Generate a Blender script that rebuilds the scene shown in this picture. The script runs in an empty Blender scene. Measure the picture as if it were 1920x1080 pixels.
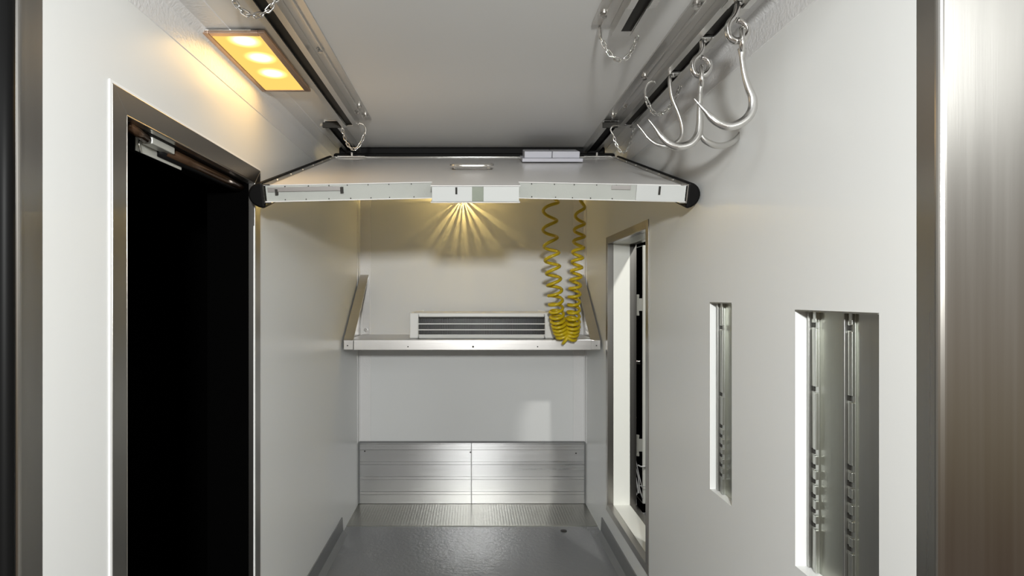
import bpy, bmesh, math, random
from mathutils import Vector, Matrix
random.seed(7)
S = bpy.context.scene
COL = S.collection
E = 1.46            # eye height above the van floor
F = 1100.0          # focal length in px for a 1920 px wide frame
VX, VY = 885.0, 557.0
HW = 0.80           # half width of the cargo room
CH = 0.79           # ceiling above eye
BY = 4.14           # back wall distance
def P(px, py, Y): return Vector(((px-VX)/F*Y, Y, E-(py-VY)/F*Y))

# ------------------------------------------------------------------ materials
def new_mat(name):
    m = bpy.data.materials.new(name); m.use_nodes = True
    nt = m.node_tree; b = nt.nodes['Principled BSDF']
    return m, nt, b
def simple(name, col, rough=.5, metal=0., spec=.5, bump=0., bscale=60., stretch=(1,1,1), var=0., rvar=0., coat=0., bdist=.003):
    m, nt, b = new_mat(name)
    b.inputs['Base Color'].default_value = (*col, 1)
    b.inputs['Roughness'].default_value = rough
    b.inputs['Metallic'].default_value = metal
    b.inputs['Specular IOR Level'].default_value = spec
    b.inputs['Coat Weight'].default_value = coat
    b.inputs['Coat Roughness'].default_value = .1
    tc = nt.nodes.new('ShaderNodeTexCoord'); mp = nt.nodes.new('ShaderNodeMapping')
    mp.inputs['Scale'].default_value = stretch
    nt.links.new(tc.outputs['Object'], mp.inputs['Vector'])
    nz = nt.nodes.new('ShaderNodeTexNoise'); nz.inputs['Scale'].default_value = bscale; nz.inputs['Detail'].default_value = 4
    nt.links.new(mp.outputs['Vector'], nz.inputs['Vector'])
    if bump:
        bp = nt.nodes.new('ShaderNodeBump'); bp.inputs['Strength'].default_value = bump; bp.inputs['Distance'].default_value = bdist
        nt.links.new(nz.outputs['Fac'], bp.inputs['Height']); nt.links.new(bp.outputs['Normal'], b.inputs['Normal'])
    if var:
        n2 = nt.nodes.new('ShaderNodeTexNoise'); n2.inputs['Scale'].default_value = bscale*.12; n2.inputs['Detail'].default_value = 2
        nt.links.new(mp.outputs['Vector'], n2.inputs['Vector'])
        mx = nt.nodes.new('ShaderNodeMix'); mx.data_type = 'RGBA'
        mx.inputs['A'].default_value = (*[c*(1-var) for c in col], 1); mx.inputs['B'].default_value = (*[min(1, c*(1+var)) for c in col], 1)
        nt.links.new(n2.outputs['Fac'], mx.inputs['Factor']); nt.links.new(mx.outputs['Result'], b.inputs['Base Color'])
    if rvar:
        n3 = nt.nodes.new('ShaderNodeTexNoise'); n3.inputs['Scale'].default_value = 1.3; n3.inputs['Detail'].default_value = 2
        nt.links.new(mp.outputs['Vector'], n3.inputs['Vector'])
        mr = nt.nodes.new('ShaderNodeMapRange')
        mr.inputs['From Min'].default_value = .3; mr.inputs['From Max'].default_value = .7
        mr.inputs['To Min'].default_value = max(.02, rough-rvar); mr.inputs['To Max'].default_value = rough+rvar
        nt.links.new(n3.outputs['Fac'], mr.inputs['Value']); nt.links.new(mr.outputs['Result'], b.inputs['Roughness'])
    return m
M = {}
M['grp']   = simple('white_grp', (.75,.755,.74), .33, bump=.035, bscale=9, spec=.42, var=.015)
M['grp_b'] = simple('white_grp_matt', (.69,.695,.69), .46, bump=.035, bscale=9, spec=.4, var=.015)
M['steel_f'] = simple('satin_steel', (.40,.385,.36), .30, 1)
M['seal_b'] = simple('black_edge_seal', (.004,.004,.004), .5, spec=.12)
M['ceil']  = simple('ceiling_grp', (.68,.675,.66), .36, bump=.04, bscale=12, spec=.4, var=.015)
M['cove']  = simple('fibreglass_tape', (.72,.715,.71), .28, bump=.6, bscale=110, spec=.6, bdist=.003)
M['jamb']  = simple('cream_jamb', (.86,.86,.80), .35, bump=.02, bscale=30)
M['seal']  = simple('white_sealant', (.88,.88,.87), .35)
M['steel_v'] = simple('brushed_steel_vertical', (.40,.385,.36), .30, 1, bump=.02, bscale=14, stretch=(30,30,.6), var=.04, rvar=.03)
M['steel_y'] = simple('brushed_steel_lengthwise', (.40,.385,.36), .27, 1, bump=.05, bscale=14, stretch=(30,.6,30), var=.05, rvar=.04)
M['steel_x'] = simple('brushed_steel_crosswise', (.62,.61,.60), .30, 1, bump=.03, bscale=14, stretch=(.6,30,30), var=.06)
M['shelf'] = simple('shelf_steel', (.60,.59,.58), .34, 1, bump=.03, bscale=14, stretch=(.6,30,30), var=.05)
M['rail']  = simple('rail_aluminium', (.68,.67,.65), .30, 1, bump=.04, bscale=20, stretch=(20,.5,20), var=.05)
M['alu']   = simple('kick_plate_aluminium', (.56,.56,.56), .30, 1, bump=.12, bscale=12, stretch=(.25,8,22), var=.05, rvar=.03)
M['alu_t'] = simple('track_aluminium', (.50,.51,.48), .34, 1, bump=.05, bscale=14, stretch=(20,20,.6), var=.08)
M['plate_g'] = simple('recess_plate', (.44,.45,.40), .36, 1, bump=.05, bscale=14, stretch=(20,20,.6), var=.06)
M['plate_d'] = simple('recess_steel', (.42,.42,.40), .38, 1, bump=.05, bscale=14, stretch=(20,20,.6), var=.12)
M['chrome'] = simple('polished_steel', (.72,.71,.69), .14, 1)
def aniso(m, vec, amt):
    nt = m.node_tree; b = nt.nodes['Principled BSDF']; c = nt.nodes.new('ShaderNodeCombineXYZ')
    for i_, v_ in enumerate(vec): c.inputs[i_].default_value = v_
    nt.links.new(c.outputs[0], b.inputs['Tangent']); b.inputs['Anisotropic'].default_value = amt
aniso(M['alu'], (0,0,1), .85); aniso(M['steel_v'], (1,0,0), .5)
M['hook']  = simple('forged_hook_steel', (.66,.65,.63), .24, 1, bump=.10, bscale=60)
M['bolt']  = simple('bolt_steel', (.55,.54,.52), .25, 1)
M['rubber'] = simple('black_rubber', (.004,.0038,.0038), .55, spec=.12)
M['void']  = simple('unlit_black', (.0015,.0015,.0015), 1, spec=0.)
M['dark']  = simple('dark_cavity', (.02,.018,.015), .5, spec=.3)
M['hose']  = simple('yellow_polyurethane', (.60,.44,.012), .28, spec=.5)
M['panelw'] = simple('panel_white', (.62,.61,.60), .24, bump=.02, bscale=9, spec=.5)
M['core']  = simple('foam_edge', (.355,.365,.34), .75, bump=.25, bscale=90, var=.07)
M['cap']   = simple('white_edge_cap', (.46,.47,.46), .5, var=.03)
M['grime'] = simple('worn_edge_foam', (.20,.22,.18), .7, bump=.4, bscale=80, var=.3)
M['plast'] = simple('white_plastic', (.48,.48,.53), .3)
M['evap']  = simple('unit_white_plastic', (.80,.80,.78), .30)
M['fin']   = simple('fin_aluminium', (.10,.10,.10), .3, 1)
M['grey']  = simple('grey_upstand', (.17,.172,.172), .38, bump=.12, bscale=60, var=.06)
M['tube']  = simple('dark_tube', (.10,.055,.03), .22, .6)
M['lampfr'] = simple('lamp_bezel', (.50,.36,.28), .35, 1, bump=.05)
M['wire']  = simple('wire_silver', (.75,.75,.75), .25, .4)
M['hinge']  = simple('hinge_grey', (.60,.60,.55), .3, .3)

# grey epoxy floor
m, nt, b = new_mat('grey_epoxy')
b.inputs['Base Color'].default_value = (.165,.168,.170,1); b.inputs['Roughness'].default_value = .25
tc = nt.nodes.new('ShaderNodeTexCoord'); nz = nt.nodes.new('ShaderNodeTexNoise'); nz.inputs['Scale'].default_value = 55; nz.inputs['Detail'].default_value = 3
nt.links.new(tc.outputs['Object'], nz.inputs['Vector'])
bp = nt.nodes.new('ShaderNodeBump'); bp.inputs['Strength'].default_value = .75; bp.inputs['Distance'].default_value = .002
nt.links.new(nz.outputs['Fac'], bp.inputs['Height']); nt.links.new(bp.outputs['Normal'], b.inputs['Normal'])
M['floor'] = m
# stamped tread plate
m, nt, b = new_mat('tread_aluminium')
b.inputs['Metallic'].default_value = 1; b.inputs['Base Color'].default_value = (.30,.295,.265,1); b.inputs['Roughness'].default_value = .36
tc = nt.nodes.new('ShaderNodeTexCoord'); vo = nt.nodes.new('ShaderNodeTexVoronoi'); vo.inputs['Scale'].default_value = 55; vo.inputs['Randomness'].default_value = 0
nt.links.new(tc.outputs['Object'], vo.inputs['Vector'])
bp = nt.nodes.new('ShaderNodeBump'); bp.inputs['Strength'].default_value = .35; bp.inputs['Distance'].default_value = .003; bp.invert = True
nt.links.new(vo.outputs['Distance'], bp.inputs['Height']); nt.links.new(bp.outputs['Normal'], b.inputs['Normal'])
M['tread'] = m
def emit(name, col, s):
    m = bpy.data.materials.new(name); m.use_nodes = True; nt = m.node_tree; nt.nodes.clear()
    e = nt.nodes.new('ShaderNodeEmission'); o = nt.nodes.new('ShaderNodeOutputMaterial')
    e.inputs['Color'].default_value = (*col, 1); e.inputs['Strength'].default_value = s
    nt.links.new(e.outputs[0], o.inputs[0]); return m
M['bulb'] = emit('warm_bulb', (1,.66,.20), 60)

# ------------------------------------------------------------------ mesh helpers
def box(bm, x0, x1, y0, y1, z0, z1):
    v = [bm.verts.new((x, y, z)) for x in (x0, x1) for y in (y0, y1) for z in (z0, z1)]
    for f in ((0,1,3,2),(4,6,7,5),(0,4,5,1),(2,3,7,6),(0,2,6,4),(1,5,7,3)): bm.faces.new([v[i] for i in f])
def hexa(bm, pts):   # 8 pts : 4 of one end, 4 of the other
    v = [bm.verts.new(p) for p in pts]
    for f in ((0,1,2,3),(7,6,5,4),(0,4,5,1),(1,5,6,2),(2,6,7,3),(3,7,4,0)): bm.faces.new([v[i] for i in f])
def prism(bm, poly, a, b, axis):   # poly: 2D points, extruded along axis from a to b
    def mk(p, t):
        if axis == 'y': return (p[0], t, p[1])
        if axis == 'x': return (t, p[0], p[1])
        return (p[0], p[1], t)
    A = [bm.verts.new(mk(p, a)) for p in poly]; B = [bm.verts.new(mk(p, b)) for p in poly]
    n = len(poly)
    bm.faces.new(A); bm.faces.new(B[::-1])
    for i in range(n): bm.faces.new((A[i], B[i], B[(i+1) % n], A[(i+1) % n]))
def cyl(bm, c, d, r, h, seg=16, r2=None):
    d = Vector(d).normalized(); q = d.to_track_quat('Z', 'Y').to_matrix().to_4x4()
    bmesh.ops.create_cone(bm, cap_ends=True, segments=seg, radius1=r, radius2=r if r2 is None else r2, depth=h,
                          matrix=Matrix.Translation(Vector(c)) @ q)
def ball(bm, c, r, s=(1,1,1)):
    bmesh.ops.create_uvsphere(bm, u_segments=16, v_segments=10, radius=r, matrix=Matrix.Translation(Vector(c)) @ Matrix.Diagonal((*s, 1)))
def smoothpts(pts, k=6, vals=None):
    out, ov = [], []
    n = len(pts)
    for i in range(n-1):
        p0 = pts[max(i-1, 0)]; p1 = pts[i]; p2 = pts[i+1]; p3 = pts[min(i+2, n-1)]
        for j in range(k):
            t = j/k
            out.append(.5*((2*p1)+(p2-p0)*t+(2*p0-5*p1+4*p2-p3)*t*t+(3*p1-p0-3*p2+p3)*t**3))
            if vals: ov.append(vals[i]*(1-t)+vals[i+1]*t)
    out.append(pts[-1]); 
    if vals: ov.append(vals[-1]); return out, ov
    return out
def sweep(bm, pts, rad, seg=10, closed=False, flat=1.0, power=1.0, up=None):
    n = len(pts); rad = rad if isinstance(rad, (list, tuple)) else [rad]*n
    rings = []; nrm = None
    for i in range(n):
        a = pts[(i-1) % n] if (closed or i > 0) else pts[i]; c = pts[(i+1) % n] if (closed or i < n-1) else pts[i]
        t = (c-a).normalized()
        if nrm is None:
            nrm = (up or Vector((0,1,0)))
            if abs(nrm.dot(t)) > .95: nrm = Vector((1,0,0))
        nrm = (nrm - t*nrm.dot(t)).normalized(); bi = t.cross(nrm)
        ring = []
        for k in range(seg):
            an = 2*math.pi*(k+.5)/seg; ca, sa = math.cos(an), math.sin(an)
            if power != 1: ca = math.copysign(abs(ca)**power, ca); sa = math.copysign(abs(sa)**power, sa)
            ring.append(bm.verts.new(pts[i] + nrm*ca*rad[i]*flat + bi*sa*rad[i]))
        rings.append(ring)
    for i in range(n if closed else n-1):
        A, B = rings[i], rings[(i+1) % n]
        for k in range(seg): bm.faces.new((A[k], A[(k+1) % seg], B[(k+1) % seg], B[k]))
    if not closed: bm.faces.new(rings[0][::-1]); bm.faces.new(rings[-1])

def link(o):
    COL.objects.link(o); return o
def obj(name, bm, mat, parent=None, bev=0., smooth=False, world=True, org=None):
    bmesh.ops.recalc_face_normals(bm, faces=bm.faces[:])
    if world:
        if parent is not None:
            r = parent; off = Vector((0,0,0))
            while r is not None: off += r.location; r = r.parent
        elif org is not None: off = Vector(org)
        else:
            xs = [v.co for v in bm.verts]
            off = Vector(((min(c.x for c in xs)+max(c.x for c in xs))/2, (min(c.y for c in xs)+max(c.y for c in xs))/2, min(c.z for c in xs)))
        bmesh.ops.translate(bm, verts=bm.verts[:], vec=-off)
    me = bpy.data.meshes.new(name); bm.to_mesh(me); bm.free()
    me.materials.append(mat)
    o = bpy.data.objects.new(name, me); link(o)
    if parent is not None: o.parent = parent
    elif world: o.location = off
    if smooth:
        for p in me.polygons: p.use_smooth = True
    if bev:
        b = o.modifiers.new('bevel', 'BEVEL'); b.width = bev; b.segments = 2; b.limit_method = 'ANGLE'; b.angle_limit = math.radians(40)
    return o
def tag(o, label, cat, group=None):
    o['label'] = label; o['category'] = cat
    if group: o['group'] = group
    return o
def struct(o): o['kind'] = 'structure'; return o
def thing(name, label, cat, loc, group=None, rot=None):
    o = bpy.data.objects.new(name, None); link(o); o.location = loc; o.empty_display_size = .05
    if rot: o.rotation_euler = rot
    return tag(o, label, cat, group)
def B(): return bmesh.new()
def bx(*a):
    b = B(); box(b, *a); return b

# side wall with holes: a thick slab in y/z, only the exposed faces
def holed_slab(xi, xo, y0, y1, z0, z1, holes):
    bm = B()
    ys = sorted({y0, y1, *[h[0] for h in holes], *[h[1] for h in holes]}); zs = sorted({z0, z1, *[h[2] for h in holes], *[h[3] for h in holes]})
    vc = {}
    def V(x, y, z):
        k = (x, y, z)
        if k not in vc: vc[k] = bm.verts.new(k)
        return vc[k]
    def full(i, j):
        if i < 0 or j < 0 or i >= len(ys)-1 or j >= len(zs)-1: return False
        cy, cz = (ys[i]+ys[i+1])/2, (zs[j]+zs[j+1])/2
        return not any(h[0] < cy < h[1] and h[2] < cz < h[3] for h in holes)
    for i in range(len(ys)-1):
        for j in range(len(zs)-1):
            if not full(i, j): continue
            a, b, c, d = ys[i], ys[i+1], zs[j], zs[j+1]
            for x in (xi, xo): bm.faces.new((V(x,a,c), V(x,b,c), V(x,b,d), V(x,a,d)))
            if not full(i-1, j): bm.faces.new((V(xi,a,c), V(xi,a,d), V(xo,a,d), V(xo,a,c)))
            if not full(i+1, j): bm.faces.new((V(xi,b,c), V(xi,b,d), V(xo,b,d), V(xo,b,c)))
            if not full(i, j-1): bm.faces.new((V(xi,a,c), V(xi,b,c), V(xo,b,c), V(xo,a,c)))
            if not full(i, j+1): bm.faces.new((V(xi,a,d), V(xi,b,d), V(xo,b,d), V(xo,a,d)))
    return bm

# ------------------------------------------------------------------ shell
WT = .16
YF = 1.08           # where the white walls start
LD = (1.354, 2.155, .12, E+.421)                      # left doorway (y0,y1,z0,z1)
RD = (2.69, 3.45, E-1.225, E+.315)                    # right doorway
SL1 = (1.807, 1.973, E-.645, E-.017); SL2 = (1.153, 1.452, E-.665, E-.031)
struct(obj('wall_left', holed_slab(-HW, -HW-WT, 1.093, BY+WT, 0, E+CH, [LD]), M['grp'], org=(-HW, 2.6, 0)))
struct(obj('wall_right', holed_slab(HW, HW+WT, 1.056, BY+WT, 0, E+CH, [RD, SL1, SL2]), M['grp'], org=(HW, 2.6, 0)))
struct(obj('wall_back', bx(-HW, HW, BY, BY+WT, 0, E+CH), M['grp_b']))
struct(obj('ceiling', bx(-HW-WT, HW+WT, 1.0, BY+WT, E+CH, E+CH+.12), M['ceil']))
struct(obj('floor', bx(-HW-WT, HW+WT, 1.0, BY+WT, -.10, 0), M['floor']))
# fibreglass tape coving: where wall meets ceiling and in the back corners
def cove(sgn, name):
    bm = B()
    t = .002
    x = sgn*HW; xi = sgn*(HW-t)
    pr = [(x, E+CH-.10), (xi, E+CH-.098), (xi, E+CH-.022), (sgn*(HW-.022), E+CH-t), (sgn*(HW-.085), E+CH-t), (sgn*(HW-.087), E+CH), (x, E+CH)]
    prism(bm, pr, 1.1, BY, 'y')
    struct(obj(name, bm, M['cove']))
cove(-1, 'trim_1'); cove(1, 'trim_2')
for s, n in ((-1, 'trim_3'), (1, 'trim_4')):
    bm = B(); t = .003
    pr = [(s*HW, BY), (s*HW, BY-.05), (s*(HW-t), BY-.049), (s*(HW-t), BY-.012), (s*(HW-.012), BY-t), (s*(HW-.085), BY-t), (s*(HW-.086), BY)]
    prism(bm, pr, E-1.02, E+CH-.105, 'z'); struct(obj(n, bm, M['cove']))
# grey upstands
for s, n in ((-1, 'baseboard_left'), (1, 'baseboard_right')):
    bm = B()
    pr = [(s*HW, .108), (s*(HW-.006), .108), (s*(HW-.010), .03), (s*(HW-.035), 0), (s*HW, 0)]
    prism(bm, pr, 1.05, 3.60, 'y'); struct(obj(n, bm, M['grey']))
# tread plate strip before the back wall
bm = bx(-HW, HW, 3.735, BY, 0, .004); struct(obj('trim_5', bm, M['tread']))

# rear door posts (steel corner profiles framing the view)
def post(s, ys, yb, name, facemat):
    bm = B()
    x = s*HW; r = .012; pr = [(x, ys)]
    for k in range(7):
        a = math.pi/2*k/6
        pr.append((x + s*(r-r*math.cos(a)), yb + r - r*math.sin(a)))
    pr += [(s*(HW+.34), yb), (s*(HW+.34), yb+.05), (s*(HW+.001), ys)]
    prism(bm, pr, -.05, E+CH+.05, 'z')
    o = struct(obj(name, bm, M['steel_v'])); return o
post(1, 1.056, 1.003, 'trim_6', None)
post(-1, 1.093, 1.030, 'trim_7', None)
# black rubber seal on the left post
bm = B(); sweep(bm, [Vector((-.812, 1.021, z)) for z in (-.04, .8, 1.6, E+CH+.03)], .014, 16)
box(bm, -1.15, -.812, 1.008, 1.029, -.04, E+CH+.03)
struct(obj('trim_8', bm, M['seal_b'], smooth=True))
# header above the rear opening
struct(obj('trim_9', bx(-1.12, 1.12, 1.0, 1.06, E+CH+.05, E+CH+.2), M['steel_x']))

# rectangular steel frame on a side wall
def frame(sgn, y0, y1, z0, z1, w, t, mat, name, parent, ret=0.):
    x0, x1 = sgn*HW, sgn*(HW-t)
    bm = B()
    def mitre(a, b, c, d):
        hexa(bm, [(x0,*a),(x0,*b),(x0,*c),(x0,*d),(x1,*a),(x1,*b),(x1,*c),(x1,*d)])
    O = [(y0-w,z0-w),(y1+w,z0-w),(y1+w,z1+w),(y0-w,z1+w)]; I = [(y0,z0),(y1,z0),(y1,z1),(y0,z1)]
    for k in range(4): mitre(O[k], O[(k+1)%4], I[(k+1)%4], I[k])
    if ret:
        xr = sgn*(HW+ret); e = .004
        box(bm, min(x1,xr), max(x1,xr), y0, y0+e, z0, z1); box(bm, min(x1,xr), max(x1,xr), y1-e, y1, z0, z1)
        box(bm, min(x1,xr), max(x1,xr), y0, y1, z0, z0+e); box(bm, min(x1,xr), max(x1,xr), y0, y1, z1-e, z1)
    return obj(name, bm, mat, parent, bev=.0015)
# left doorway
d1 = bpy.data.objects.new('door_1', None); link(d1); d1.location = (-HW, 1.75, 0); struct(d1)
frame(-1, *LD, .054, .004, M['steel_f'], 'door_frame', d1, ret=.02)
bm = B(); w = .054
for a in ((LD[0]-w-.008, LD[0]-w, LD[2]-w, LD[3]+w), (LD[0]-w-.008, LD[1]+w+.006, LD[3]+w, LD[3]+w+.006), (LD[1]+w, LD[1]+w+.006, LD[2]-w, LD[3]+w)):
    box(bm, -HW, -HW+.003, *a)
obj('sealant_bead', bm, M['seal'], d1)
obj('edge_bead', bx(-HW, -HW+.005, LD[1]-.009, LD[1]-.0002, LD[2], LD[3]-.16), M['seal'], d1, bev=.001)
bm = B(); xo, xi = -HW-WT-.01, -HW-.02; e = .006
box(bm, xo, xi, LD[0], LD[0]+e, LD[2], LD[3]); box(bm, xo, xi, LD[1]-e, LD[1], LD[2], LD[3])
box(bm, xo, xi, LD[0], LD[1], LD[2], LD[2]+e)
obj('jamb_blackout', bm, M['void'], d1)  # black sheets added so the jamb shows dark
bm = B(); box(bm, xo, xi, LD[0], LD[1], LD[3]-e, LD[3])
obj('head_lining', bm, M['rubber'], d1)
bm = B(); sweep(bm, [Vector((-HW-.045, y, LD[3]-.018)) for y in (1.62, 1.8, 2.0, 2.145)], .014, 14); 
obj('seal_tube', bm, M['tube'], d1, smooth=True)
bm = B(); sweep(bm, [Vector((-HW-.055, y, LD[3]-.024)) for y in (1.60, 1.8, 2.0, 2.145)], .014, 14)
obj('door_seal', bm, M['rubber'], d1, smooth=True)
# added black box beyond the left doorway, keeps hall light out
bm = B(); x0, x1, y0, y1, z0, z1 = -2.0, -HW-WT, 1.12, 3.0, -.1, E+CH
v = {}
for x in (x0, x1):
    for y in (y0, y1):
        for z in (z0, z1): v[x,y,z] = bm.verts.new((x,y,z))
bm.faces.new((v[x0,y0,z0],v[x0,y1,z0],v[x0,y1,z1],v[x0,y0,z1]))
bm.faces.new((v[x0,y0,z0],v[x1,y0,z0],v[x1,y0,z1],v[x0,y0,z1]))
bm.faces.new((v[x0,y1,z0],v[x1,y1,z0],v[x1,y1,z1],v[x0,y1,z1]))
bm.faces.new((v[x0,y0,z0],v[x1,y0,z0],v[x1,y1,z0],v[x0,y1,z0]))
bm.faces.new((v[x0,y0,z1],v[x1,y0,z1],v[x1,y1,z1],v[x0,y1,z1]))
struct(obj('blackout_box_left', bm, M['void']))
bm = B(); x0, x1, y0, y1, z1 = HW+WT, 2.3, 1.25, BY+WT, E+1.65  # added black box beyond the right doorway, shuts out the hall light
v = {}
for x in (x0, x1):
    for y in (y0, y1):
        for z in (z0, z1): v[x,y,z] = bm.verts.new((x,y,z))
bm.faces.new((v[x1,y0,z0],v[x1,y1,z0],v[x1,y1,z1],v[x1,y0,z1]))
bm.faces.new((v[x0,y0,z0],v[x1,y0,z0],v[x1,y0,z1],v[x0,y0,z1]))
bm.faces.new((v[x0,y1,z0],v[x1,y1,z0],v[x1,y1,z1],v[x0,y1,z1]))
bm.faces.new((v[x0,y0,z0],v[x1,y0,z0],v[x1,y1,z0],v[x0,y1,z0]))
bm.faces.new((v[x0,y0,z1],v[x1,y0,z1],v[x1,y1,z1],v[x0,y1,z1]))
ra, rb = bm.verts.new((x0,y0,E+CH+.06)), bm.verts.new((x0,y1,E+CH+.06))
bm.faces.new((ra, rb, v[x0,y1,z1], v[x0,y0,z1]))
struct(obj('blackout_box_right', bm, M['void']))
# right doorway: steel frame, cream jamb, steel outer edge
d2 = bpy.data.objects.new('door_2', None); link(d2); d2.location = (HW, 3.05, RD[2]); struct(d2)
frame(1, *RD, .038, .004, M['steel_f'], 'door_frame', d2, ret=.031)
def lining(xa, xb, e, mat, name):
    bm = B()
    box(bm, xa, xb, RD[0], RD[0]+e, RD[2], RD[3]); box(bm, xa, xb, RD[1]-e, RD[1], RD[2], RD[3])
    box(bm, xa, xb, RD[0], RD[1], RD[2], RD[2]+e); box(bm, xa, xb, RD[0], RD[1], RD[3]-e, RD[3])
    obj(name, bm, mat, d2)
lining(HW+.031, HW+.127, .004, M['jamb'], 'cream_lining'); lining(HW+.127, HW+.165,   .006, M['steel_f'], 'outer_edge_strip')
for o in d2.children:
    if o.name.startswith('cream'): o['label'] = 'cream white jamb lining'
# side door leaf folded back against the outside of the van
leaf = thing('side_door', 'cream side door leaf folded back outside the right doorway, only its edge showing', 'door', (1.04, 3.50, RD[2]-.02))
obj('door_panel', bx(1.018, 1.085, 3.50, 4.26, RD[2]-.01, RD[3]-.005), M['jamb'], leaf, bev=.006)
obj('gap_shade_sheet', bx(1.0165, 1.0179, 3.507, 4.255, RD[2], RD[3]-.012), M['void'], leaf)  # black sheet added to paint the gap beside the leaf dark
for py in (572, 836):
    zc = E-(py-VY)/F*3.5
    bm = B(); cyl(bm, (.992, 3.512, zc), (0,0,1), .008, .10); cyl(bm, (.992, 3.512, zc+.055), (0,0,1), .0095, .016); cyl(bm, (.992, 3.512, zc-.055), (0,0,1), .0095, .016)
    box(bm, .995, 1.0175, 3.504, 3.510, zc-.035, zc+.04)
    obj('hinge', bm, M['hinge'], leaf, smooth=False, bev=.001)
# things glimpsed in the gap
tag(obj('shelf_bracket', bx(.962, 1.014, 3.53, 3.62, E-(683-VY)/F*3.55, E-(676-VY)/F*3.55), M['steel_y'], bev=.002),
    'small steel bracket across the dark gap beyond the right doorway', 'bracket')
for n_, (ya, yb) in enumerate(((781, 785), (820, 824))):
    bm = B(); sweep(bm, [P(1188, yb, 3.64), P(1197, ya, 3.62), P(1214, ya+2, 3.6)], .0045, 8)
    tag(obj('metal_rod', bm, M['wire'], smooth=True), ('upper' if n_ == 0 else 'lower')+' thin bright rod crossing the dark gap in the right doorway', 'rod', 'rods in the doorway gap')
wires = [[(1192,862),(1197,885),(1204,915)],[(1190,870),(1197,895),(1199,915),(1205,935)],[(1190,900),(1196,920),(1191,930)],
         [(1189,908),(1205,912),(1214,913)],[(1192,925),(1193,945),(1196,958),(1211,966)],[(1190,885),(1194,905),(1198,925)],
         [(1193,958),(1206,962),(1214,961)],[(1205,975),(1210,968),(1215,972)],[(1196,872),(1203,875),(1214,873)]]
wl = thing('cable_bundle', 'tangle of shiny cables low in the dark gap of the right doorway', 'cables', (1.0, 3.55, E-1.24))
for i, w_ in enumerate(wires):
    bm = B(); sweep(bm, smoothpts([P(a, b_, 3.460+.007*(i%5)) for a, b_ in w_]), .0025 + .0012*(i % 3), 6); obj('cable', bm, M['wire'], wl, smooth=True)

# ------------------------------------------------------------------ wall recesses with load tracks
def track(y, x, z0, z1, notches, w, lab, wide=.024):
    t = thing('load_track', lab, 'track', (x, y, z0), 'load tracks in the wall recesses')
    h = .010
    obj('track_base', bx(x-.003, x, y-wide/2, y+wide/2, z0, z1), M['alu_t'], t, bev=.0006)
    obj('rib', bx(x-h, x-.003, y+wide*.28, y+wide/2, z0, z1), M['plate_d'], t, bev=.001)
    ns = sorted(notches, reverse=True); top = z1; bm = B()
    hh = .0075
    for n in ns:
        box(bm, x-h, x-.003, y-wide/2, y-wide*.18, n+hh, top); top = n-hh
    box(bm, x-h, x-.003, y-wide/2, y-wide*.18, z0, top)
    obj('lip', bm, M['alu_t'], t, bev=.0008)
    for n in ns: obj('slot', bx(x-.0045, x-.0031, y-.004, y+wide*.24, n-.006, n+.006), M['dark'], t)
xr = .836
n2 = [-.068,-.223,-.375,-.411,-.447,-.483,-.519,-.553]
bmz = lambda l: [E+v for v in l]
tag(obj('recess_plate', bx(xr, xr+.006, SL2[0], SL2[1], SL2[2], SL2[3]), M['plate_g'], bev=.0005), 'grey metal backing plate inside the wide wall recess', 'plate', 'recess backing plates')
tag(obj('recess_plate', bx(.826, .832, SL1[0], SL1[1], SL1[2], SL1[3]), M['plate_g'], bev=.0005), 'grey metal backing plate inside the narrow wall recess', 'plate', 'recess backing plates')
tag(obj('steel_strip', bx(xr-.004, xr, SL2[0]+.001, 1.262, SL2[2]+.001, SL2[3]-.001), M['plate_d'], bev=.001), 'dull steel strip along the near side of the wide wall recess', 'strip')
track(1.428, xr, SL2[2]+.001, SL2[3]-.001, bmz(n2), .03, 'notched aluminium load track at the far side of the wide wall recess', .038)
track(1.292, xr, SL2[2]+.001, SL2[3]-.001, bmz(n2), .03, 'notched aluminium load track in the middle of the wide wall recess', .034)
n1 = [-.10,-.32]+[-.425-.032*k for k in range(6)]
track(1.935, .826, SL1[2]+.001, SL1[3]-.001, bmz(n1), .03, 'notched aluminium load track in the narrow wall recess', .046)
# thin dark top edges of the recesses
for nm, s_ in (('trim_10', SL1), ('trim_11', SL2)):
    struct(obj(nm, bx(HW-.001, HW+.024, s_[0]+.001, s_[1]-.001, s_[3]-.004, s_[3]), M['plate_d']))

# ------------------------------------------------------------------ kick plate on the back wall
kp = thing('kick_plate', 'ribbed aluminium kick plate low on the back wall', 'wall plate', (0, BY, E-1.44))
z0, z1 = .006, E-1.028
for xa, xb in ((-.797, -.008), (-.001, .797)):
    bm = B()
    H = z1-z0; pr = [(BY-.001, z0)]
    zz = z0; y = BY-.006
    segs = [.018, .098, .098, .098, .085]
    pr.append((y, z0))
    tot = sum(segs); acc = 0
    for sgm in segs[:0:-1] + segs[:1]:
        acc += sgm; zt = z0 + H*acc/tot
        pr += [(y, zt-.030), (y-.003, zt-.027), (y-.003, zt-.009), (y+.0045, zt-.007), (y+.0045, zt-.001), (y, zt)]
    pr.append((BY-.001, z1))
    # drop duplicates
    prism(bm, pr, xa, xb, 'x')
    obj('ribbed_sheet', bm, M['alu'], kp)
bm = B(); BK = BY-.001; box(bm, -HW+.002, HW-.002, BY-.010, BK, z1, z1+.012); box(bm, -HW+.002, -HW+.010, BY-.012, BK, z0, z1); box(bm, HW-.010, HW-.002, BY-.012, BK, z0, z1)
obj('edge_moulding', bm, M['grey'], kp, bev=.001)
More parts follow.
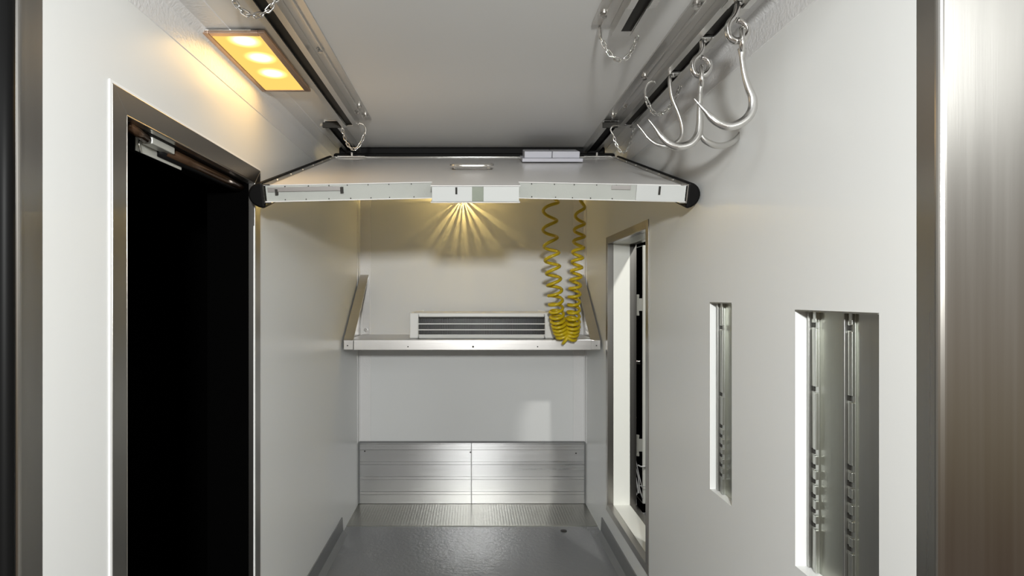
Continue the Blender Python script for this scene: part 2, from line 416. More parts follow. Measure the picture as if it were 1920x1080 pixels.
for px, py in ((684,846),(882,848),(1080,850)):
    p = P(px, py, BY-.009); bm = B(); cyl(bm, p, (0,1,0), .005, .004, 10); obj('screw', bm, M['dark'], kp)
bm = B(); cyl(bm, P(1057, 995.5, 3.66)*1.0, (0,0,1), .02, .002, 20)
o = tag(obj('floor_plug', bm, M['dark']), 'small dark round plug in the grey floor near the tread plate', 'plug'); o.location.z = .0005; 

# ------------------------------------------------------------------ shelf with brackets
SY = 3.60; sz1 = E-.262; sz0 = E-.325
sh = thing('wall_shelf', 'steel shelf with sloping end brackets across the back wall', 'shelf', (0, BY, sz0))
obj('shelf_board', bx(-.775, .775, SY+.003, BY-.001, sz1-.006, sz1-.002), M['shelf'], sh)
bm = bx(-.725, .735, SY-.004, SY, sz0, sz1); obj('front_rail', bm, M['steel_x'], sh, bev=.002)
for s in (-1, 1):
    xo, xi = s*.788, s*.728
    bm = bx(min(xo,xi), max(xo,xi), SY-.006, SY+.03, sz0, sz1); obj('corner_cap', bm, M['steel_x'], sh, bev=.004)
    bm = B(); a = Vector((0, SY, sz1)); c = Vector((0, BY-.002, E+.158)); th = .006
    hexa(bm, [(xo,a.y,a.z),(xi,a.y,a.z),(xi,c.y,c.z),(xo,c.y,c.z),(xo,a.y+.004,a.z-th),(xi,a.y+.004,a.z-th),(xi,c.y,c.z-th-.01),(xo,c.y,c.z-th-.01)])
    # side triangle against the wall
    hexa(bm, [(xo,a.y,a.z),(xo,a.y,sz0+.004),(xo,c.y,sz0+.004),(xo,c.y,c.z),(xo-s*.003,a.y,a.z),(xo-s*.003,a.y,sz0+.004),(xo-s*.003,c.y,sz0+.004),(xo-s*.003,c.y,c.z)])
    obj('sloping_bracket', bm, M['shelf'], sh, bev=.001)
    bm = bx(min(s*.722, s*.768), max(s*.722, s*.768), BY-.008, BY-.002, sz1, E+.14); obj('wall_flange', bm, M['steel_x'], sh, bev=.001)
    bm = B(); cyl(bm, (s*.748, BY-.012, E-.232), (0,1,0), .014, .010, 14); cyl(bm, (s*.748, BY-.019, E-.232), (0,1,0), .009, .008, 6); obj('bolt', bm, M['bolt'], sh)
    bm = B(); cyl(bm, (s*.762, SY-.008, (sz0+sz1)/2-.004), (0,1,0), .004, .005, 8); obj('rivet', bm, M['dark'], sh)
for px in (765, 887, 1008):
    bm = B(); cyl(bm, P(px, 650, SY-.006), (0,1,0), .006 if px == 887 else .004, .005, 8); obj('screw', bm, M['dark'], sh)

# ------------------------------------------------------------------ cooling unit on the shelf
ey = 3.72; ex0 = -.398; ex1 = .53; ez0 = sz1-.001; ez1 = E-.098
ev = thing('cooling_unit', 'white cooling unit with a slotted dark grille standing on the steel shelf', 'cooling unit', (.06, 3.9, ez0))
gx0, gx1, gz0, gz1 = -.340, .462, ez0+.018, ez1-.030
bm = B()
box(bm, ex0, gx0, ey, BY-.09, ez0, ez1); box(bm, gx1, ex1, ey, BY-.09, ez0, ez1)
box(bm, gx0, gx1, ey, BY-.09, gz1, ez1); box(bm, gx0, gx1, ey+.004, BY-.09, ez0, gz0)
bmesh.ops.remove_doubles(bm, verts=bm.verts[:], dist=1e-5)
obj('housing', bm, M['evap'], ev, bev=.011)
obj('coil_back', bx(gx0, gx1, ey+.05, ey+.056, gz0, gz1), M['dark'], ev)
bm = B(); n = 120
for k in range(n):
    x = gx0+.004+(gx1-gx0-.008)*k/(n-1); box(bm, x-.0008, x+.0008, ey+.020, ey+.05, gz0, gz1)
obj('cooling_fins', bm, M['fin'], ev)
for k in range(4):
    zb = gz0 + (gz1-gz0)*(.0+.0)+ (gz1-gz0)*[.03,.32,.64,.975][k]
    obj('louvre_bar', bx(gx0, gx1, ey+.002, ey+.014, zb-.0035, zb+.0035), M['evap'] if k < 3 else M['dark'], ev, bev=.001)
obj('side_cover', bx(gx1+.012, ex1-.004, ey-.003, ey+.002, ez0+.006, ez1-.035), M['evap'], ev, bev=.0015)

# ------------------------------------------------------------------ coiled hose
def interp(tab, t):
    for (a, va), (b, vb) in zip(tab, tab[1:]):
        if t <= b: return va + (vb-va)*(t-a)/(b-a)
    return tab[-1][1]
HZ = 3.52
cl = [(1044,316,12),(1042,350,10),(1033,385,13),(1031,430,13),(1034,470,13.5),(1037,510,13),(1041,550,13),(1043,580,12.5),(1046,600,13),(1051,618,13.5),(1059,630,14),
      (1067,629,14),(1073,614,13),(1075,590,11.5),(1077,555,10.5),(1080,520,10),(1083,480,10),(1086,445,10),(1087,410,9),(1091,380,5),(1092,350,3),(1092,316,2)]
cpts = smoothpts([Vector((a, b_, 0)) for a, b_, r in cl], 24); crad = smoothpts([Vector((r, 0, 0)) for a, b_, r in cl], 24)
# turn density (turns per px of path) by position: sparse at the top, dense at the bottom
acc = 0; ph = math.pi*0.0; path = []
prev = cpts[0]
for i, c in enumerate(cpts):
    ds = (c-prev).length; prev = c
    left = i < len(cpts)*10/21
    pitch = interp([(300,44),(390,38),(430,33),(470,27),(520,23),(560,18),(590,10),(615,6.5),(640,6)], c.y) if left else \
            interp([(300,40),(400,34),(425,24),(460,20),(500,17.5),(540,16),(580,14),(600,9),(620,6.5),(640,6)], c.y)
    ph += 2*math.pi*ds/pitch
    path.append((c, crad[i].x, ph))
pts = []
for i, (c, r, ph) in enumerate(path):
    a = cpts[max(i-1,0)]; b_ = cpts[min(i+1, len(cpts)-1)]; t = (b_-a).normalized(); nn = Vector((-t.y, t.x, 0))
# resample finely in phase
fine = []
for i in range(len(path)-1):
    c0, r0, p0 = path[i]; c1, r1, p1 = path[i+1]
    n = max(1, int((p1-p0)/(2*math.pi)*14))
    for k in range(n):
        u = k/n; fine.append((c0.lerp(c1, u), r0+(r1-r0)*u, p0+(p1-p0)*u))
hp = []
for i, (c, r, ph) in enumerate(fine):
    a = fine[max(i-3,0)][0]; b_ = fine[min(i+3, len(fine)-1)][0]; t = (b_-a).normalized(); t = Vector((t.x*(.5 if c.y > 590 else 1), t.y, 0)).normalized(); nn = Vector((-t.y, t.x, 0))
    sx, sy = c.x + nn.x*r*math.cos(ph), c.y + nn.y*r*math.cos(ph)
    tl = max(0, min(1, (c.y-500)/90))*.40*r*abs(t.y)**.5; sy += -tl*math.sin(ph)
    w = P(sx, sy, HZ); w.y += r*math.sin(ph)/F*HZ
    w.y += .0; hp.append(w)
ho = thing('coiled_hose', 'yellow coiled air hose hanging in a loop from the ceiling before the shelf', 'hose', (.6, HZ, E-.31))
bm = B(); sweep(bm, hp, .0098, 8); obj('coil', bm, M['hose'], ho, smooth=True)
for e_ in (hp[0], hp[-1]):
    bm = B(); cyl(bm, (e_.x, e_.y, E+CH-.019), (0,0,1), .018, .04, 12); obj('coupling', bm, M['bolt'], ho)

# ------------------------------------------------------------------ lifted divider panel
ang = math.atan2(.34, 1.02); PW0, PW1 = -.733, .733; PL = 1.075; PT = .060
dp = thing('divider_panel', 'white insulated divider panel swung up under the ceiling with black side seals', 'partition', (.012, 2.03, E+.388), rot=(ang, 0, 0))
tx = .155; nd = .095
def lobj(name, bm, mat, parent=dp, **k): return obj(name, bm, mat, parent, world=False, **k)
# skins and core; outline with a notch each side of the centre tab, side edges slightly forward
outline = [(PW0,0),(-tx,nd*.9),(-tx,-.012),(tx,-.012),(tx,nd*.9),(PW1,0),(PW1,PL),(PW0,PL)]
bm = B(); prism(bm, outline, -.003, 0, 'z'); lobj('upper_skin', bm, M['panelw'])
bm = B(); prism(bm, outline, -PT, -PT+.003, 'z'); lobj('lower_skin', bm, M['panelw'])
e = .004
core = [(PW0+e,e),(-tx-.001,nd*.9+e),(-tx+e,nd*.9+e),(-tx+e,-.012+e),(tx-e,-.012+e),(tx-e,nd*.9+e),(tx+.001,nd*.9+e),(PW1-e,e),(PW1-e,PL-e),(PW0+e,PL-e)]
core = [(PW0+e,e),(-tx+e,nd*.9+e),(-tx+e,-.012+e),(tx-e,-.012+e),(tx-e,nd*.9+e),(PW1-e,e),(PW1-e,PL-e),(PW0+e,PL-e)]
bm = B(); prism(bm, core, -PT+.003, -.003, 'z'); lobj('foam_core', bm, M['core'])
# edge details on the front face
def edge_piece(x0, x1, zt, zb, mat, name, out=.002, lab=None):
    def yy(x):
        if abs(x) < tx: return -.012
        return nd*.9*(1-(abs(x)-tx)/(PW1-tx))
    bm = B(); a, b_ = yy(x0), yy(x1)
    hexa(bm, [(x0,a-out,zb),(x1,b_-out,zb),(x1,b_-out,zt),(x0,a-out,zt),(x0,a+.006,zb),(x1,b_+.006,zb),(x1,b_+.006,zt),(x0,a+.006,zt)])
    o = lobj(name, bm, mat)
    if lab: o['label'] = lab
    return o
edge_piece(-.150, -.012, -.004, -PT+.005, M['cap'], 'edge_cap', .003)
edge_piece(-.012, .028, -.006, -PT+.006, M['grime'], 'worn_patch', .001, 'grey green worn patch in the middle of the edge')
edge_piece(.028, .150, -.004, -PT+.005, M['cap'], 'edge_cap', .003)
edge_piece(.565, PW1-.004, -.003, -PT+.003, M['cap'], 'edge_cap', .003)
edge_piece(PW0+.012, -.475, -.009, -.024, M['steel_x'], 'latch_strip', .003)
edge_piece(.48, .545, -.006, -.020, M['steel_x'], 'latch_strip', .003)
for x, z0_, z1_ in ((-.066,-.006,-.03),(.642,-.006,-.036)):
    edge_piece(x-.0035, x+.0035, z0_, z1_, M['dark'], 'cut_slot', .0045)
edge_piece(-.477, -.467, -.012, -.034, M['dark'], 'cut_slot', .004); edge_piece(-.697, -.688, -.015, -.036, M['dark'], 'cut_slot', .004)
def yy(x): return nd*.9*(1-(abs(x)-tx)/(PW1-tx)) if abs(x) > tx else -.012
for x in [-.66+.072*k for k in range(7)] + [.21+.07*k for k in range(5)]:
    for z in (-.0068, -PT+.007): 
        bm = B(); cyl(bm, (x+random.uniform(-.01,.01), yy(x)+.003, z), (0,1,0), .0019, .006, 8); lobj('staple', bm, M['dark'])
# steel side angles with rivets, rear steel strip
for s in (-1, 1):
    x0 = s*PW1; bm = B()
    box(bm, min(x0, x0-s*.022), max(x0, x0-s*.022), -.004, PL, 0, .003); box(bm, min(x0, x0+s*.004), max(x0, x0+s*.004), -.004, PL, -PT-.003, .003)
    box(bm, min(x0, x0-s*.022), max(x0, x0-s*.022), -.004, PL, -PT-.003, -PT)
    o = lobj('side_angle', bm, M['steel_y'])
    for k in range(6):
        bm = B(); ball(bm, (x0-s*.011, .12+k*.17, .003), .006, (1,1,.6)); r_ = lobj('rivet', bm, M['chrome'], o, smooth=True)
    # bulb seal
    bm = B(); n = 14; pr = []
    for k in range(n+1):
        a = -math.pi/2 + math.pi*k/n; pr.append((x0+s*.004+s*(.048 if s > 0 else .056)*math.cos(a), -PT/2-.007+.046*math.sin(a)))
    prism(bm, pr, .0, PL, 'y'); lobj('rubber_seal', bm, M['rubber'], bev=.008)
bm = bx(PW0, PW1, PL-.03, PL, 0, .005); lobj('rear_strip', bm, M['chrome'], bev=.001)
bm = bx(PW0, PW1, PL, PL+.03, -.05, .018); lobj('rear_seal', bm, M['rubber'], bev=.01)
for s in (-1, 1):
    bm = bx(min(s*.56, s*.70), max(s*.56, s*.70), PL-.055, PL-.005, .005, .011); o = lobj('hinge_plate', bm, M['chrome'], bev=.001)
    bm = bx(s*.63-.004, s*.63+.004, PL-.03, PL+.002, .011, .026); lobj('hinge_pin', bm, M['bolt'], o)
# grab handle
yh = .47; xc = -.012
hpnt = [Vector((xc-.072, yh+.03, 0)), Vector((xc-.074, yh+.028, .014)), Vector((xc-.083, yh-.005, .020)), Vector((xc-.074, yh-.040, .022)), Vector((xc, yh-.044, .022)), Vector((xc+.074, yh-.040, .022)), Vector((xc+.083, yh-.005, .020)), Vector((xc+.074, yh+.028, .014)), Vector((xc+.072, yh+.03, 0))]
bm = B(); sweep(bm, smoothpts(hpnt, 5), .0085, 12)
hd = lobj('grab_handle', bm, M['chrome'], smooth=True)
bm = bx(xc-.085, xc+.085, yh+.016, yh+.044, 0, .0035); lobj('handle_plate', bm, M['steel_f'], hd, bev=.003)
# white plastic box lying on the panel
pb = thing('plastic_box', 'small white two-part plastic box lying on the raised divider panel', 'box', (0,0,0))
q = dp.location + Matrix.Rotation(ang, 3, 'X') @ Vector((.377-.012, .785, .0055)); pb.location = q; pb.rotation_euler = (ang, 0, 0)
lobj('tray', bx(-.142, .142, -.03, .12, 0, .016), M['plast'], pb, bev=.002)
for x0_, x1_ in ((-.130, -.001), (.001, .130)): lobj('cover', bx(x0_, x1_, -.005, .11, .016, .046), M['plast'], pb, bev=.003)

# ------------------------------------------------------------------ ceiling rails
def rail(xp0, xp1, xc0, xc1, y0, y1, lab, side, bolts):
    """flange plate xp0..xp1 on the ceiling, hanging channel xc0..xc1 with a slot; side=+1 when the channel is on the +x side"""
    t = thing('hook_rail', lab, 'rail', ((xp0+xc1)/2, (y0+y1)/2, E+CH), 'overhead rails')
    zc = E+CH; zb = E+.75
    a, b_ = min(xp0, xp1), max(xp0, xp1)
    bm = bx(a, b_, y0, y1, zc-.006, zc); mid = (a+b_)/2
    box(bm, mid-.003, mid+.003, y0, y1, zc-.014, zc-.006)
    obj('flange', bm, M['rail'], t, bev=.001)
    a, b_ = min(xc0, xc1), max(xc0, xc1); w = .004; c = (a+b_)/2; sl = .017
    pr = [(a,zb),(c-sl,zb),(c-sl,zb+w),(a+w,zb+w),(a+w,zc-w-.002),(b_-w,zc-w-.002),(b_-w,zb+w),(c+sl,zb+w),(c+sl,zb),(b_,zb),(b_,zc),(a,zc)]
    bm = B(); prism(bm, pr, y0, y1, 'y'); obj('channel', bm, M['rail'], t)
    bm = bx(c-sl-.004, c+sl+.004, y0+.002, y1-.003, zb+.014, zb+.018); obj('channel_shadow_strip', bm, M['dark'], t).name = 'shade_strip'  # dark strip painted in as the shadow inside the channel
    if xc0 > 0:
        for u, v_ in ((a+.001, c-sl-.001), (c+sl+.001, b_-.001)): obj('joint_plate', bx(u, v_, y0, 1.52, zb-.0035, zb-.0001), M['chrome'], t, bev=.0008)
    for bxp, byp in bolts:
        bm = B(); cyl(bm, (bxp, byp, zc-.008), (0,0,1), .012, .004, 16); cyl(bm, (bxp, byp, zc-.014), (0,0,1), .008, .010, 6); obj('bolt', bm, M['bolt'], t)
    return t
zc = E+CH
rail(-.445, -.500, -.500, -.575, 1.06, 2.60, 'long aluminium ceiling rail on the left side beside the square lamp', -1, [(-.462,2.40),(-.482,2.47),(-.458,2.52),(-.478,1.85),(-.46,1.3)])
rail(.585, .645, .645, .719, 1.06, 2.60, 'long aluminium ceiling rail on the right holding the meat hooks', 1, [(.60,1.57),(.625,2.40),(.605,2.52),(.612,2.08)])
rail(.345, .40, .40, .475, 1.06, 1.69, 'short aluminium ceiling rail ending near the middle right of the ceiling', 1, [(.365,1.62),(.385,1.50)])
# divider tracks
for s in (-1, 1):
    t = thing('panel_track', ('left' if s < 0 else 'right')+' dark ceiling track leading to the top of the divider panel', 'track', (s*.62, 2.85, zc), 'divider panel tracks')
    a, b_ = sorted((s*.585, s*.66)); w = .004; zb = E+.757; c = (a+b_)/2; sl = .020
    pr = [(a,zb),(c-sl,zb),(c-sl,zb+w),(a+w,zb+w),(a+w,zc-w-.002),(b_-w,zc-w-.002),(b_-w,zb+w),(c+sl,zb+w),(c+sl,zb),(b_,zb),(b_,zc),(a,zc)]
    y_a = 2.615 if s < 0 else 2.615
    bm = B(); prism(bm, pr, y_a, 3.10, 'y'); obj('channel', bm, M['rail'], t)
    obj('shade_strip', bx(c-sl-.004, c+sl+.004, y_a+.002, 3.09, zb+.012, zb+.016), M['rubber'], t)  # black strip standing in for the shade inside the track
    obj('end_plate', bx(a-.004, b_+.004, y_a-.008, y_a-.001, zb-.004, zb+.020), M['dark'], t, bev=.001)
    bm = B(); cyl(bm, ((s*.668), y_a-.012, zb+.006), (0,1,0), .006, .012, 10); obj('bolt', bm, M['chrome'], t)
# dark ceiling seal strip behind the panel
struct(obj('trim_12', bx(-.70, .70, 3.084, 3.15, zc-.049, zc-.0005), M['rubber'], bev=.008))

# ------------------------------------------------------------------ chains
def link_mesh():
    bm = B(); L, W, r = .0215, .0115, .0022; pts = []
    hl = L/2-W/2+r
    for k in range(8): a = -math.pi/2+math.pi*k/7; pts.append(Vector((hl+ (W/2)*math.cos(a), (W/2)*math.sin(a), 0)))
    for k in range(8): a = math.pi/2+math.pi*k/7; pts.append(Vector((-hl+(W/2)*math.cos(a), (W/2)*math.sin(a), 0)))
    sweep(bm, pts, r, 6, closed=True, up=Vector((0,0,1)))
    bmesh.ops.recalc_face_normals(bm, faces=bm.faces[:])
    me = bpy.data.meshes.new('link'); bm.to_mesh(me); bm.free(); me.materials.append(M['chrome'])
    for p in me.polygons: p.use_smooth = True
    return me
LM = link_mesh()
def chain(lab, a, b_, low, ya, yb, pin, sc=1.0, pr=.0042):
    """a,b_: pixel ends; low: lowest pixel; ya,yb: depths; pin: pixel path of the hooked pin"""
    pts = []
    A, Bp = P(*a, ya), P(*b_, yb); Lw = P(*low, (ya+yb)/2)
    ctl = 2*Lw - (A+Bp)/2
    # cubic-ish sag through the low point
    raw = []
    for k in range(201):
        t = k/200; u = 4*t*(1-t)
        base = A.lerp(Bp, t); f = 1-(abs(2*t-1))**2.2
        mid = (A+Bp)/2; tt = base + (Lw-mid)*f; raw.append(tt)
    step = (.0215+.0022*2-.0088)*sc; d = step*.5; acc = 0; pos = []
    for k in range(200):
        seg = (raw[k+1]-raw[k]).length
        while acc+seg >= d:
            u = (d-acc)/seg; pos.append((raw[k].lerp(raw[k+1], u), (raw[k+1]-raw[k]).normalized())); d += step
        acc += seg
    t = thing('safety_chain', lab, 'chain', (A.x, A.y, min(r.z for r in raw)), 'short pin chains on the rails')
    for i, (c, d_) in enumerate(pos):
        o = bpy.data.objects.new('link', LM); link(o); o.parent = t; o.location = c - t.location
        q = d_.to_track_quat('X', 'Z').to_matrix() @ Matrix.Rotation(math.radians(90 if i % 2 else 0)+.3, 3, 'X')
        o.rotation_euler = q.to_euler(); o.scale = (sc, sc, sc)
    bm = B(); sweep(bm, smoothpts([P(x, y, z) for x, y, z in pin], 5), pr, 10); o = obj('pin', bm, M['chrome'], t, smooth=True)
chain('chrome safety chain looped under the near part of the left ceiling rail', (432,-10), (524,-12), (478,29), 1.48, 1.48, [(432,-8,1.48),(436,-14,1.48),(470,-14,1.48),(524,-14,1.48)], 1.0)
chain('chrome safety chain with curved pin at the far end of the left ceiling rail', (684,250), (641,237), (661,279), 2.58, 2.58, [(685,252,2.58),(686,242,2.58),(682,234,2.58),(674,231,2.58),(668,234,2.58),(642,235,2.6)], .95, .005)
chain('chrome safety chain with curved pin on the end of the short ceiling rail', (1126,70), (1196,66), (1164,112), 1.70, 1.70, [(1126,72,1.70),(1124,56,1.70),(1127,45,1.70),(1138,39,1.70),(1150,42,1.70),(1196,42,1.70)], .88, .005)
chain('chrome safety chain with curved pin on the hook rail beside the plain rear hook', (1211,182), (1277,160), (1240,213), 1.96, 2.02, [(1211,184,1.96),(1210,168,1.96),(1215,156,1.96),(1224,152,1.96),(1229,156,1.98)], .95, .004)
chain('small chrome safety chain at the far end of the right ceiling rail', (1150,252), (1189,240), (1170,285), 2.58, 2.60, [(1150,253,2.58),(1145,243,2.58),(1150,236,2.58),(1161,235,2.6),(1185,232,2.6)], .8, .004)

# ------------------------------------------------------------------ meat hooks
def tube_px(pp, Y, rpx, name, mat, parent, seg=12, flat=1., power=1., k=6):
    pts = [P(a[0], a[1], Y + (a[2] if len(a) > 2 else 0)) for a in pp]
    if isinstance(rpx, (int, float)): rpx = [rpx]*len(pts)
    sp, sr = smoothpts(pts, k, [r/F*Y for r in rpx])
    bm = B(); sweep(bm, sp, sr, seg, flat=flat, power=power, up=Vector((0,1,0)))
    return obj(name, bm, mat, parent, smooth=(power == 1), bev=0)
def ring_px(cx, cy, rx, ry, Y, name, parent, r, tilt):
    bm = B(); c = P(cx, cy, Y); pts = []
    for k in range(20):
        a = 2*math.pi*k/20; u = rx/F*Y*math.cos(a); v_ = ry/F*Y*math.sin(a)
        pts.append(c + Vector((u*math.cos(tilt), u*math.sin(tilt), v_)))
    sweep(bm, pts, r/F*Y, 10, closed=True, up=Vector((math.sin(tilt), -math.cos(tilt), 0)))
    return obj(name, bm, M['chrome'], parent, smooth=True)
def roller(Y, parent):
    bm = B(); box(bm, .6605, .7035, Y-.012, Y+.012, E+.7539, E+.7625); cyl(bm, (.682, Y, E+.752), (0,0,1), .008, .012, 14); obj('slider', bm, M['bolt'], parent, bev=.002)
h1 = thing('meat_hook', 'largest swivel meat hook, nearest on the right ceiling rail', 'hook', P(1365, 246, 1.497), 'meat hooks on the right rail')
roller(1.497, h1)
tube_px([(1382,2),(1382,16),(1377,30),(1368,42),(1364,56),(1368,70),(1380,77),(1393,73),(1401,62),(1400,50),(1393,42),(1383,38)], 1.497, [6,6,6,6,6.4,6.8,6.8,6.6,6.2,6,6,5.5], 'swivel_eye', M['chrome'], h1)
ring_px(1391, 75, 11, 21, 1.497, 'hook_ring', h1, 4.8, math.radians(68))
tube_px([(1391,92),(1391,104),(1393,122),(1397,144),(1404,166),(1411,184),(1411,203),(1402,220),(1386,232),(1366,237),(1347,231),(1333,220),(1324,210),(1313,198),(1301,184)], 1.497,
        [8,5,5,5.5,7,8,8.5,8.5,8.5,8,7.5,7,4.5,2.8,.6], 'hook', M['hook'], h1, seg=12, flat=.8)
h2 = thing('meat_hook', 'double-pronged swivel meat hook, second on the right ceiling rail', 'hook', P(1290, 282, 1.72), 'meat hooks on the right rail')
roller(1.72, h2)
tube_px([(1316,76),(1317,90),(1312,102),(1302,112),(1298,125),(1303,138),(1314,142),(1325,137),(1331,125),(1327,113),(1316,108)], 1.72, [5,5,5,5,5.6,6,6,6,5.6,5.2,4.8], 'swivel_eye', M['chrome'], h2)
ring_px(1316, 143, 9, 18, 1.72, 'hook_ring', h2, 4.2, math.radians(65))
tube_px([(1315,158),(1313,170),(1312,200),(1312,232),(1308,254),(1294,270),(1272,275),(1253,268),(1240,256),(1232,245),(1224,234),(1215,223)], 1.72, [6,4,5,6.5,7.5,7.5,7.5,7,6.5,4.5,2.5,.6], 'hook', M['hook'], h2, flat=.8)
tube_px([(1312,246,.004),(1320,262,.01),(1342,273,.02),(1364,271,.03),(1380,261,.035),(1391,246,.04),(1399,232,.04),(1406,216,.04)], 1.72, [3,5.5,6,6,5.5,4.5,2.6,.6], 'prong', M['hook'], h2, flat=.8)
h3 = thing('meat_hook', 'plain thin round meat hook, farthest on the right ceiling rail', 'hook', P(1240, 280, 1.99), 'meat hooks on the right rail')
roller(1.99, h3)
tube_px([(1257,141),(1256,150),(1257,166),(1261,186),(1270,208),(1278,232),(1279,252),(1270,266),(1252,274),(1232,271),(1216,260),(1205,246),(1194,232)], 1.99, [3,3.6,4,4,4,4,4,4,4,4,3.2,2.2,.6], 'hook', M['hook'], h3)

# ------------------------------------------------------------------ square ceiling lamp
LX0, LX1, LY0, LY1, LZ = -.797, -.608, 1.722, 2.214, E+.7745
lm = thing('ceiling_lamp', 'rectangular warm ceiling lamp with three bulbs behind a yellow lens', 'lamp', ((LX0+LX1)/2, (LY0+LY1)/2, zc))
bm = B(); fw = .022
box(bm, LX0, LX0+fw, LY0, LY1, LZ, LZ+.010); box(bm, LX1-fw, LX1, LY0, LY1, LZ, LZ+.010)
box(bm, LX0+fw, LX1-fw, LY0, LY0+fw, LZ, LZ+.010); box(bm, LX0+fw, LX1-fw, LY1-fw*.6, LY1, LZ, LZ+.010)
obj('bezel', bm, M['lampfr'], lm, bev=.002)
obj('lamp_body', bx(LX0+.006, LX1-.006, LY0+.006, LY1-.006, LZ+.0105, zc-.0045), M['plast'], lm)
obj('edge_clip', bx(LX0, LX1-.04, LY0-.004, LY0, LZ+.006, LZ+.010), M['chrome'], lm)
# lens: emits light, hottest over the bulbs
m = bpy.data.materials.new('lamp_lens'); m.use_nodes = True; nt = m.node_tree; nt.nodes.clear()
em = nt.nodes.new('ShaderNodeEmission'); ou = nt.nodes.new('ShaderNodeOutputMaterial'); tc = nt.nodes.new('ShaderNodeTexCoord')
last = None
cx = (LX0+LX1)/2+.0; cyy = (LY0+LY1)/2
for bx_, by_ in ((.012,-.188),(.015,-.061),(.009,.072)):
    vm = nt.nodes.new('ShaderNodeVectorMath'); vm.operation = 'DISTANCE'; vm.inputs[1].default_value = (bx_, by_, LZ+.003-zc)
    nt.links.new(tc.outputs['Object'], vm.inputs[0])
    mr = nt.nodes.new('ShaderNodeMapRange'); mr.interpolation_type = 'SMOOTHERSTEP'
    mr.inputs['From Min'].default_value = .0; mr.inputs['From Max'].default_value = .060; mr.inputs['To Min'].default_value = 1; mr.inputs['To Max'].default_value = 0
    nt.links.new(vm.outputs['Value'], mr.inputs['Value'])
    if last is None: last = mr.outputs['Result']
    else:
        ad = nt.nodes.new('ShaderNodeMath'); ad.operation = 'ADD'; nt.links.new(last, ad.inputs[0]); nt.links.new(mr.outputs['Result'], ad.inputs[1]); last = ad.outputs[0]
mixc = nt.nodes.new('ShaderNodeMix'); mixc.data_type = 'RGBA'; mixc.clamp_factor = True
mixc.inputs['A'].default_value = (1.0,.64,.15,1); mixc.inputs['B'].default_value = (1.0,.72,.36,1)
nt.links.new(last, mixc.inputs['Factor']); nt.links.new(mixc.outputs['Result'], em.inputs['Color'])
ma = nt.nodes.new('ShaderNodeMath'); ma.operation = 'MULTIPLY_ADD'; ma.inputs[1].default_value = 5.5; ma.inputs[2].default_value = 1.2
nt.links.new(last, ma.inputs[0]); nt.links.new(ma.outputs[0], em.inputs['Strength']); nt.links.new(em.outputs[0], ou.inputs[0])
lens = obj('lens', bx(LX0+fw-.001, LX1-fw+.001, LY0+fw-.001, LY1-fw*.6+.001, LZ+.003, LZ+.009), m, lm)

# ------------------------------------------------------------------ rear bulkhead lamp hidden behind the divider panel
bl = thing('bulkhead_lamp', 'small lamp with added ray-shaping fins high on the back wall glowing below the divider panel', 'lamp', (-.065, BY, E+.70))
bc = Vector((-.065, BY-.095, E+.700))
bm = B(); cyl(bm, (bc.x, BY-.012, bc.z+.02), (0,1,0), .035, .024, 24); cyl(bm, (bc.x, BY-.06, bc.z+.045), (0,1,0), .010, .12, 12); obj('lamp_base', bm, M['bolt'], bl)
bm = B(); cyl(bm, bc+Vector((0,0,.028)), (0,0,1), .012, .03, 16); ball(bm, bc+Vector((0,0,.014)), .007); obj('bulb', bm, M['bulb'], bl, smooth=True)
for dg, wd in ((-162,30),(-137,13),(-121,6),(-107,8),(-94,5),(-79,9),(-65,6),(-46,14),(-17,30)):
    a = math.radians(dg); d = Vector((math.cos(a), 0, math.sin(a))); n_ = Vector((-math.sin(a), 0, math.cos(a)))*math.tan(math.radians(wd/2))
    r0, r1 = .010, .050; y0, y1 = -.03, .070; bm = B()
    p0 = bc+d*r0; p1 = bc+d*r1; c = [p0-n_*r0, p0+n_*r0, p1+n_*r1, p1-n_*r1]
    hexa(bm, [q+Vector((0,y0,0)) for q in c] + [q+Vector((0,y1,0)) for q in c]); obj('ray_fin', bm, M['bolt'], bl)  # wedge fins added to split the lamp's light into rays
pl = bpy.data.lights.new('bulkhead_glow', 'POINT'); pl.energy = 11; pl.color = (1,.72,.24); pl.shadow_soft_size = .0035
po = bpy.data.objects.new('bulkhead_glow', pl); link(po); po.location = bc

# ------------------------------------------------------------------ latch fitting at the head of the left doorway
lf = thing('latch_fitting', 'steel latch fitting with a hanging plate under the left doorway head', 'latch', (-.85, 1.6, E+.415))
obj('hanging_plate', bx(-.862, -.859, 1.50, 1.735, E+.375, E+.4145), M['hinge'], lf, bev=.0008)
obj('latch_block', bx(-.855, -.825, 1.515, 1.63, E+.396, E+.4145), M['hinge'], lf, bev=.003)
bm = B(); cyl(bm, (-.838, 1.638, E+.402), (0,1,0), .006, .02, 10); obj('plunger', bm, M['chrome'], lf)
bm = B(); sweep(bm, [Vector((-.826, 1.405, E+.412)), Vector((-.828, 1.45, E+.408)), Vector((-.832, 1.495, E+.405))], .012, 14); obj('bronze_tube', bm, M['tube'], lf, smooth=True)
bm = B(); sweep(bm, smoothpts([Vector((-.856,1.512,E+.412)), Vector((-.854,1.505,E+.40)), Vector((-.854,1.506,E+.385)), Vector((-.856,1.515,E+.374))]), .0022, 8); obj('wire_loop', bm, M['chrome'], lf, smooth=True)
obj('clip', bx(-.857, -.840, 1.645, 1.70, E+.400, E+.408), M['chrome'], lf, bev=.001)

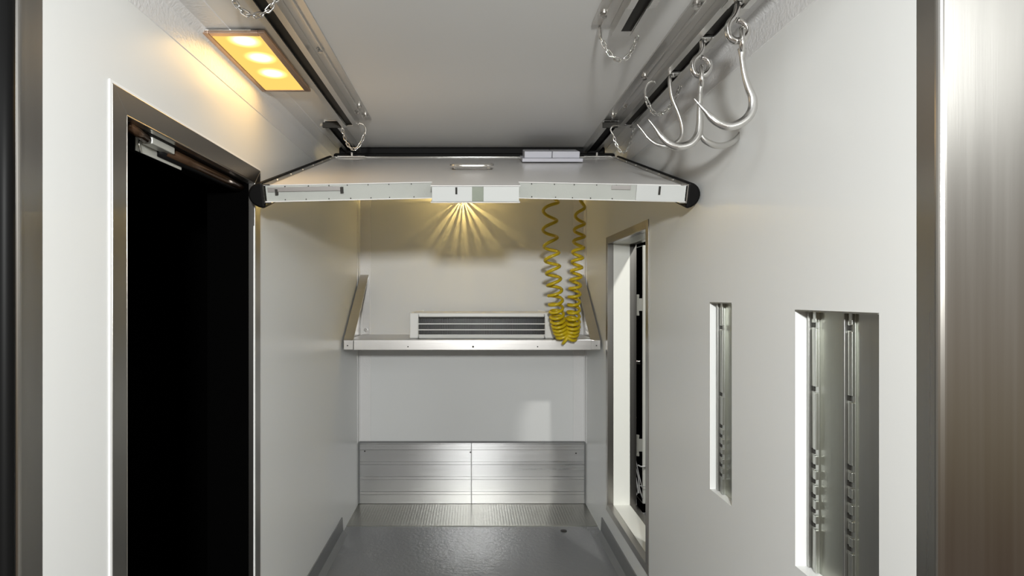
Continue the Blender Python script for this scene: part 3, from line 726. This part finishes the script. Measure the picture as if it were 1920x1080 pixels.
# ------------------------------------------------------------------ lights
def area(name, loc, target, size, power, col=(1,1,1), sy=None):
    l = bpy.data.lights.new(name, 'AREA'); l.energy = power; l.color = col; l.size = size
    if sy: l.shape = 'RECTANGLE'; l.size_y = sy
    o = bpy.data.objects.new(name, l); link(o); o.location = loc
    o.rotation_euler = (Vector(target)-Vector(loc)).to_track_quat('-Z', 'Y').to_euler(); return o
area('lens_glow', ((LX0+LX1)/2, (LY0+LY1)/2, LZ-.004), ((LX0+LX1)/2, (LY0+LY1)/2, 0), .13, 1.1, (1,.60,.20), .40)
area('flash_lamp', (.04, -.82, E+.44), (0, 4, E-.2), .14, 88, (.985,1,.985))  # unseen flash behind the camera, set from the panel's shadow
area('hall_fill', (-2.2, -2.6, E+2.2), (.6, 3, E-.3), 1.2, 52, (.94,.99,1))  # added fill light from the unseen hall behind the camera
area('hall_fill', (2.4, -2.4, E+1.6), (-.7, 2.5, E-.3), 1.0, 45, (.97,1,.99))  # second added fill light, from the other side
sl_ = bpy.data.lights.new('side_lamp', 'SPOT'); sl_.energy = 130; sl_.color = (1,.99,.94); sl_.spot_size = math.radians(70); sl_.spot_blend = .3; sl_.shadow_soft_size = .05
so = bpy.data.objects.new('side_lamp', sl_); link(so); so.location = (1.458, 1.56, E+1.22)
so.rotation_euler = (Vector((.85, 3.1, E-.5))-so.location).to_track_quat('-Z', 'Y').to_euler()
# world: an exhibition hall, pale above, dim warm below
w = bpy.data.worlds.new('hall'); S.world = w; w.use_nodes = True; nt = w.node_tree; nt.nodes.clear()
bg = nt.nodes.new('ShaderNodeBackground'); ou = nt.nodes.new('ShaderNodeOutputWorld'); tc = nt.nodes.new('ShaderNodeTexCoord')
sp = nt.nodes.new('ShaderNodeSeparateXYZ'); cr = nt.nodes.new('ShaderNodeValToRGB'); mr = nt.nodes.new('ShaderNodeMapRange')
mr.inputs['From Min'].default_value = -1; mr.inputs['From Max'].default_value = 1
nt.links.new(tc.outputs['Generated'], sp.inputs[0]); nt.links.new(sp.outputs['Z'], mr.inputs['Value']); nt.links.new(mr.outputs['Result'], cr.inputs['Fac'])
e0 = cr.color_ramp.elements; e0[0].position = 0; e0[0].color = (.5,.48,.45,1); e0[1].position = 1; e0[1].color = (.80,.81,.83,1)
for p_, c_ in ((.25,(.35,.30,.26,1)),(.31,(.11,.065,.045,1)),(.36,(.17,.105,.065,1)),(.41,(.36,.29,.16,1)),(.46,(.45,.37,.29,1)),(.54,(.50,.45,.38,1)),(.60,(.60,.58,.55,1)),(.635,(1.0,1.0,1.0,1)),(.675,(.85,.85,.85,1))):
    x = e0.new(p_); x.color = c_
nt.links.new(cr.outputs['Color'], bg.inputs['Color']); bg.inputs['Strength'].default_value = .70; nt.links.new(bg.outputs[0], ou.inputs[0])

# ------------------------------------------------------------------ camera
cam = bpy.data.cameras.new('camera'); co = bpy.data.objects.new('camera', cam); link(co)
co.location = (0, 0, E); co.rotation_euler = (math.radians(90), 0, 0)
cam.sensor_width = 36; cam.lens = F/1920*36; cam.shift_x = (960-VX)/1920; cam.shift_y = (VY-540)/1920; cam.clip_start = .05
S.camera = co
S.view_settings.view_transform = 'Standard'; S.view_settings.look = 'None'; S.view_settings.gamma = 1; S.view_settings.use_curve_mapping = False
S.view_settings.exposure = -0.10
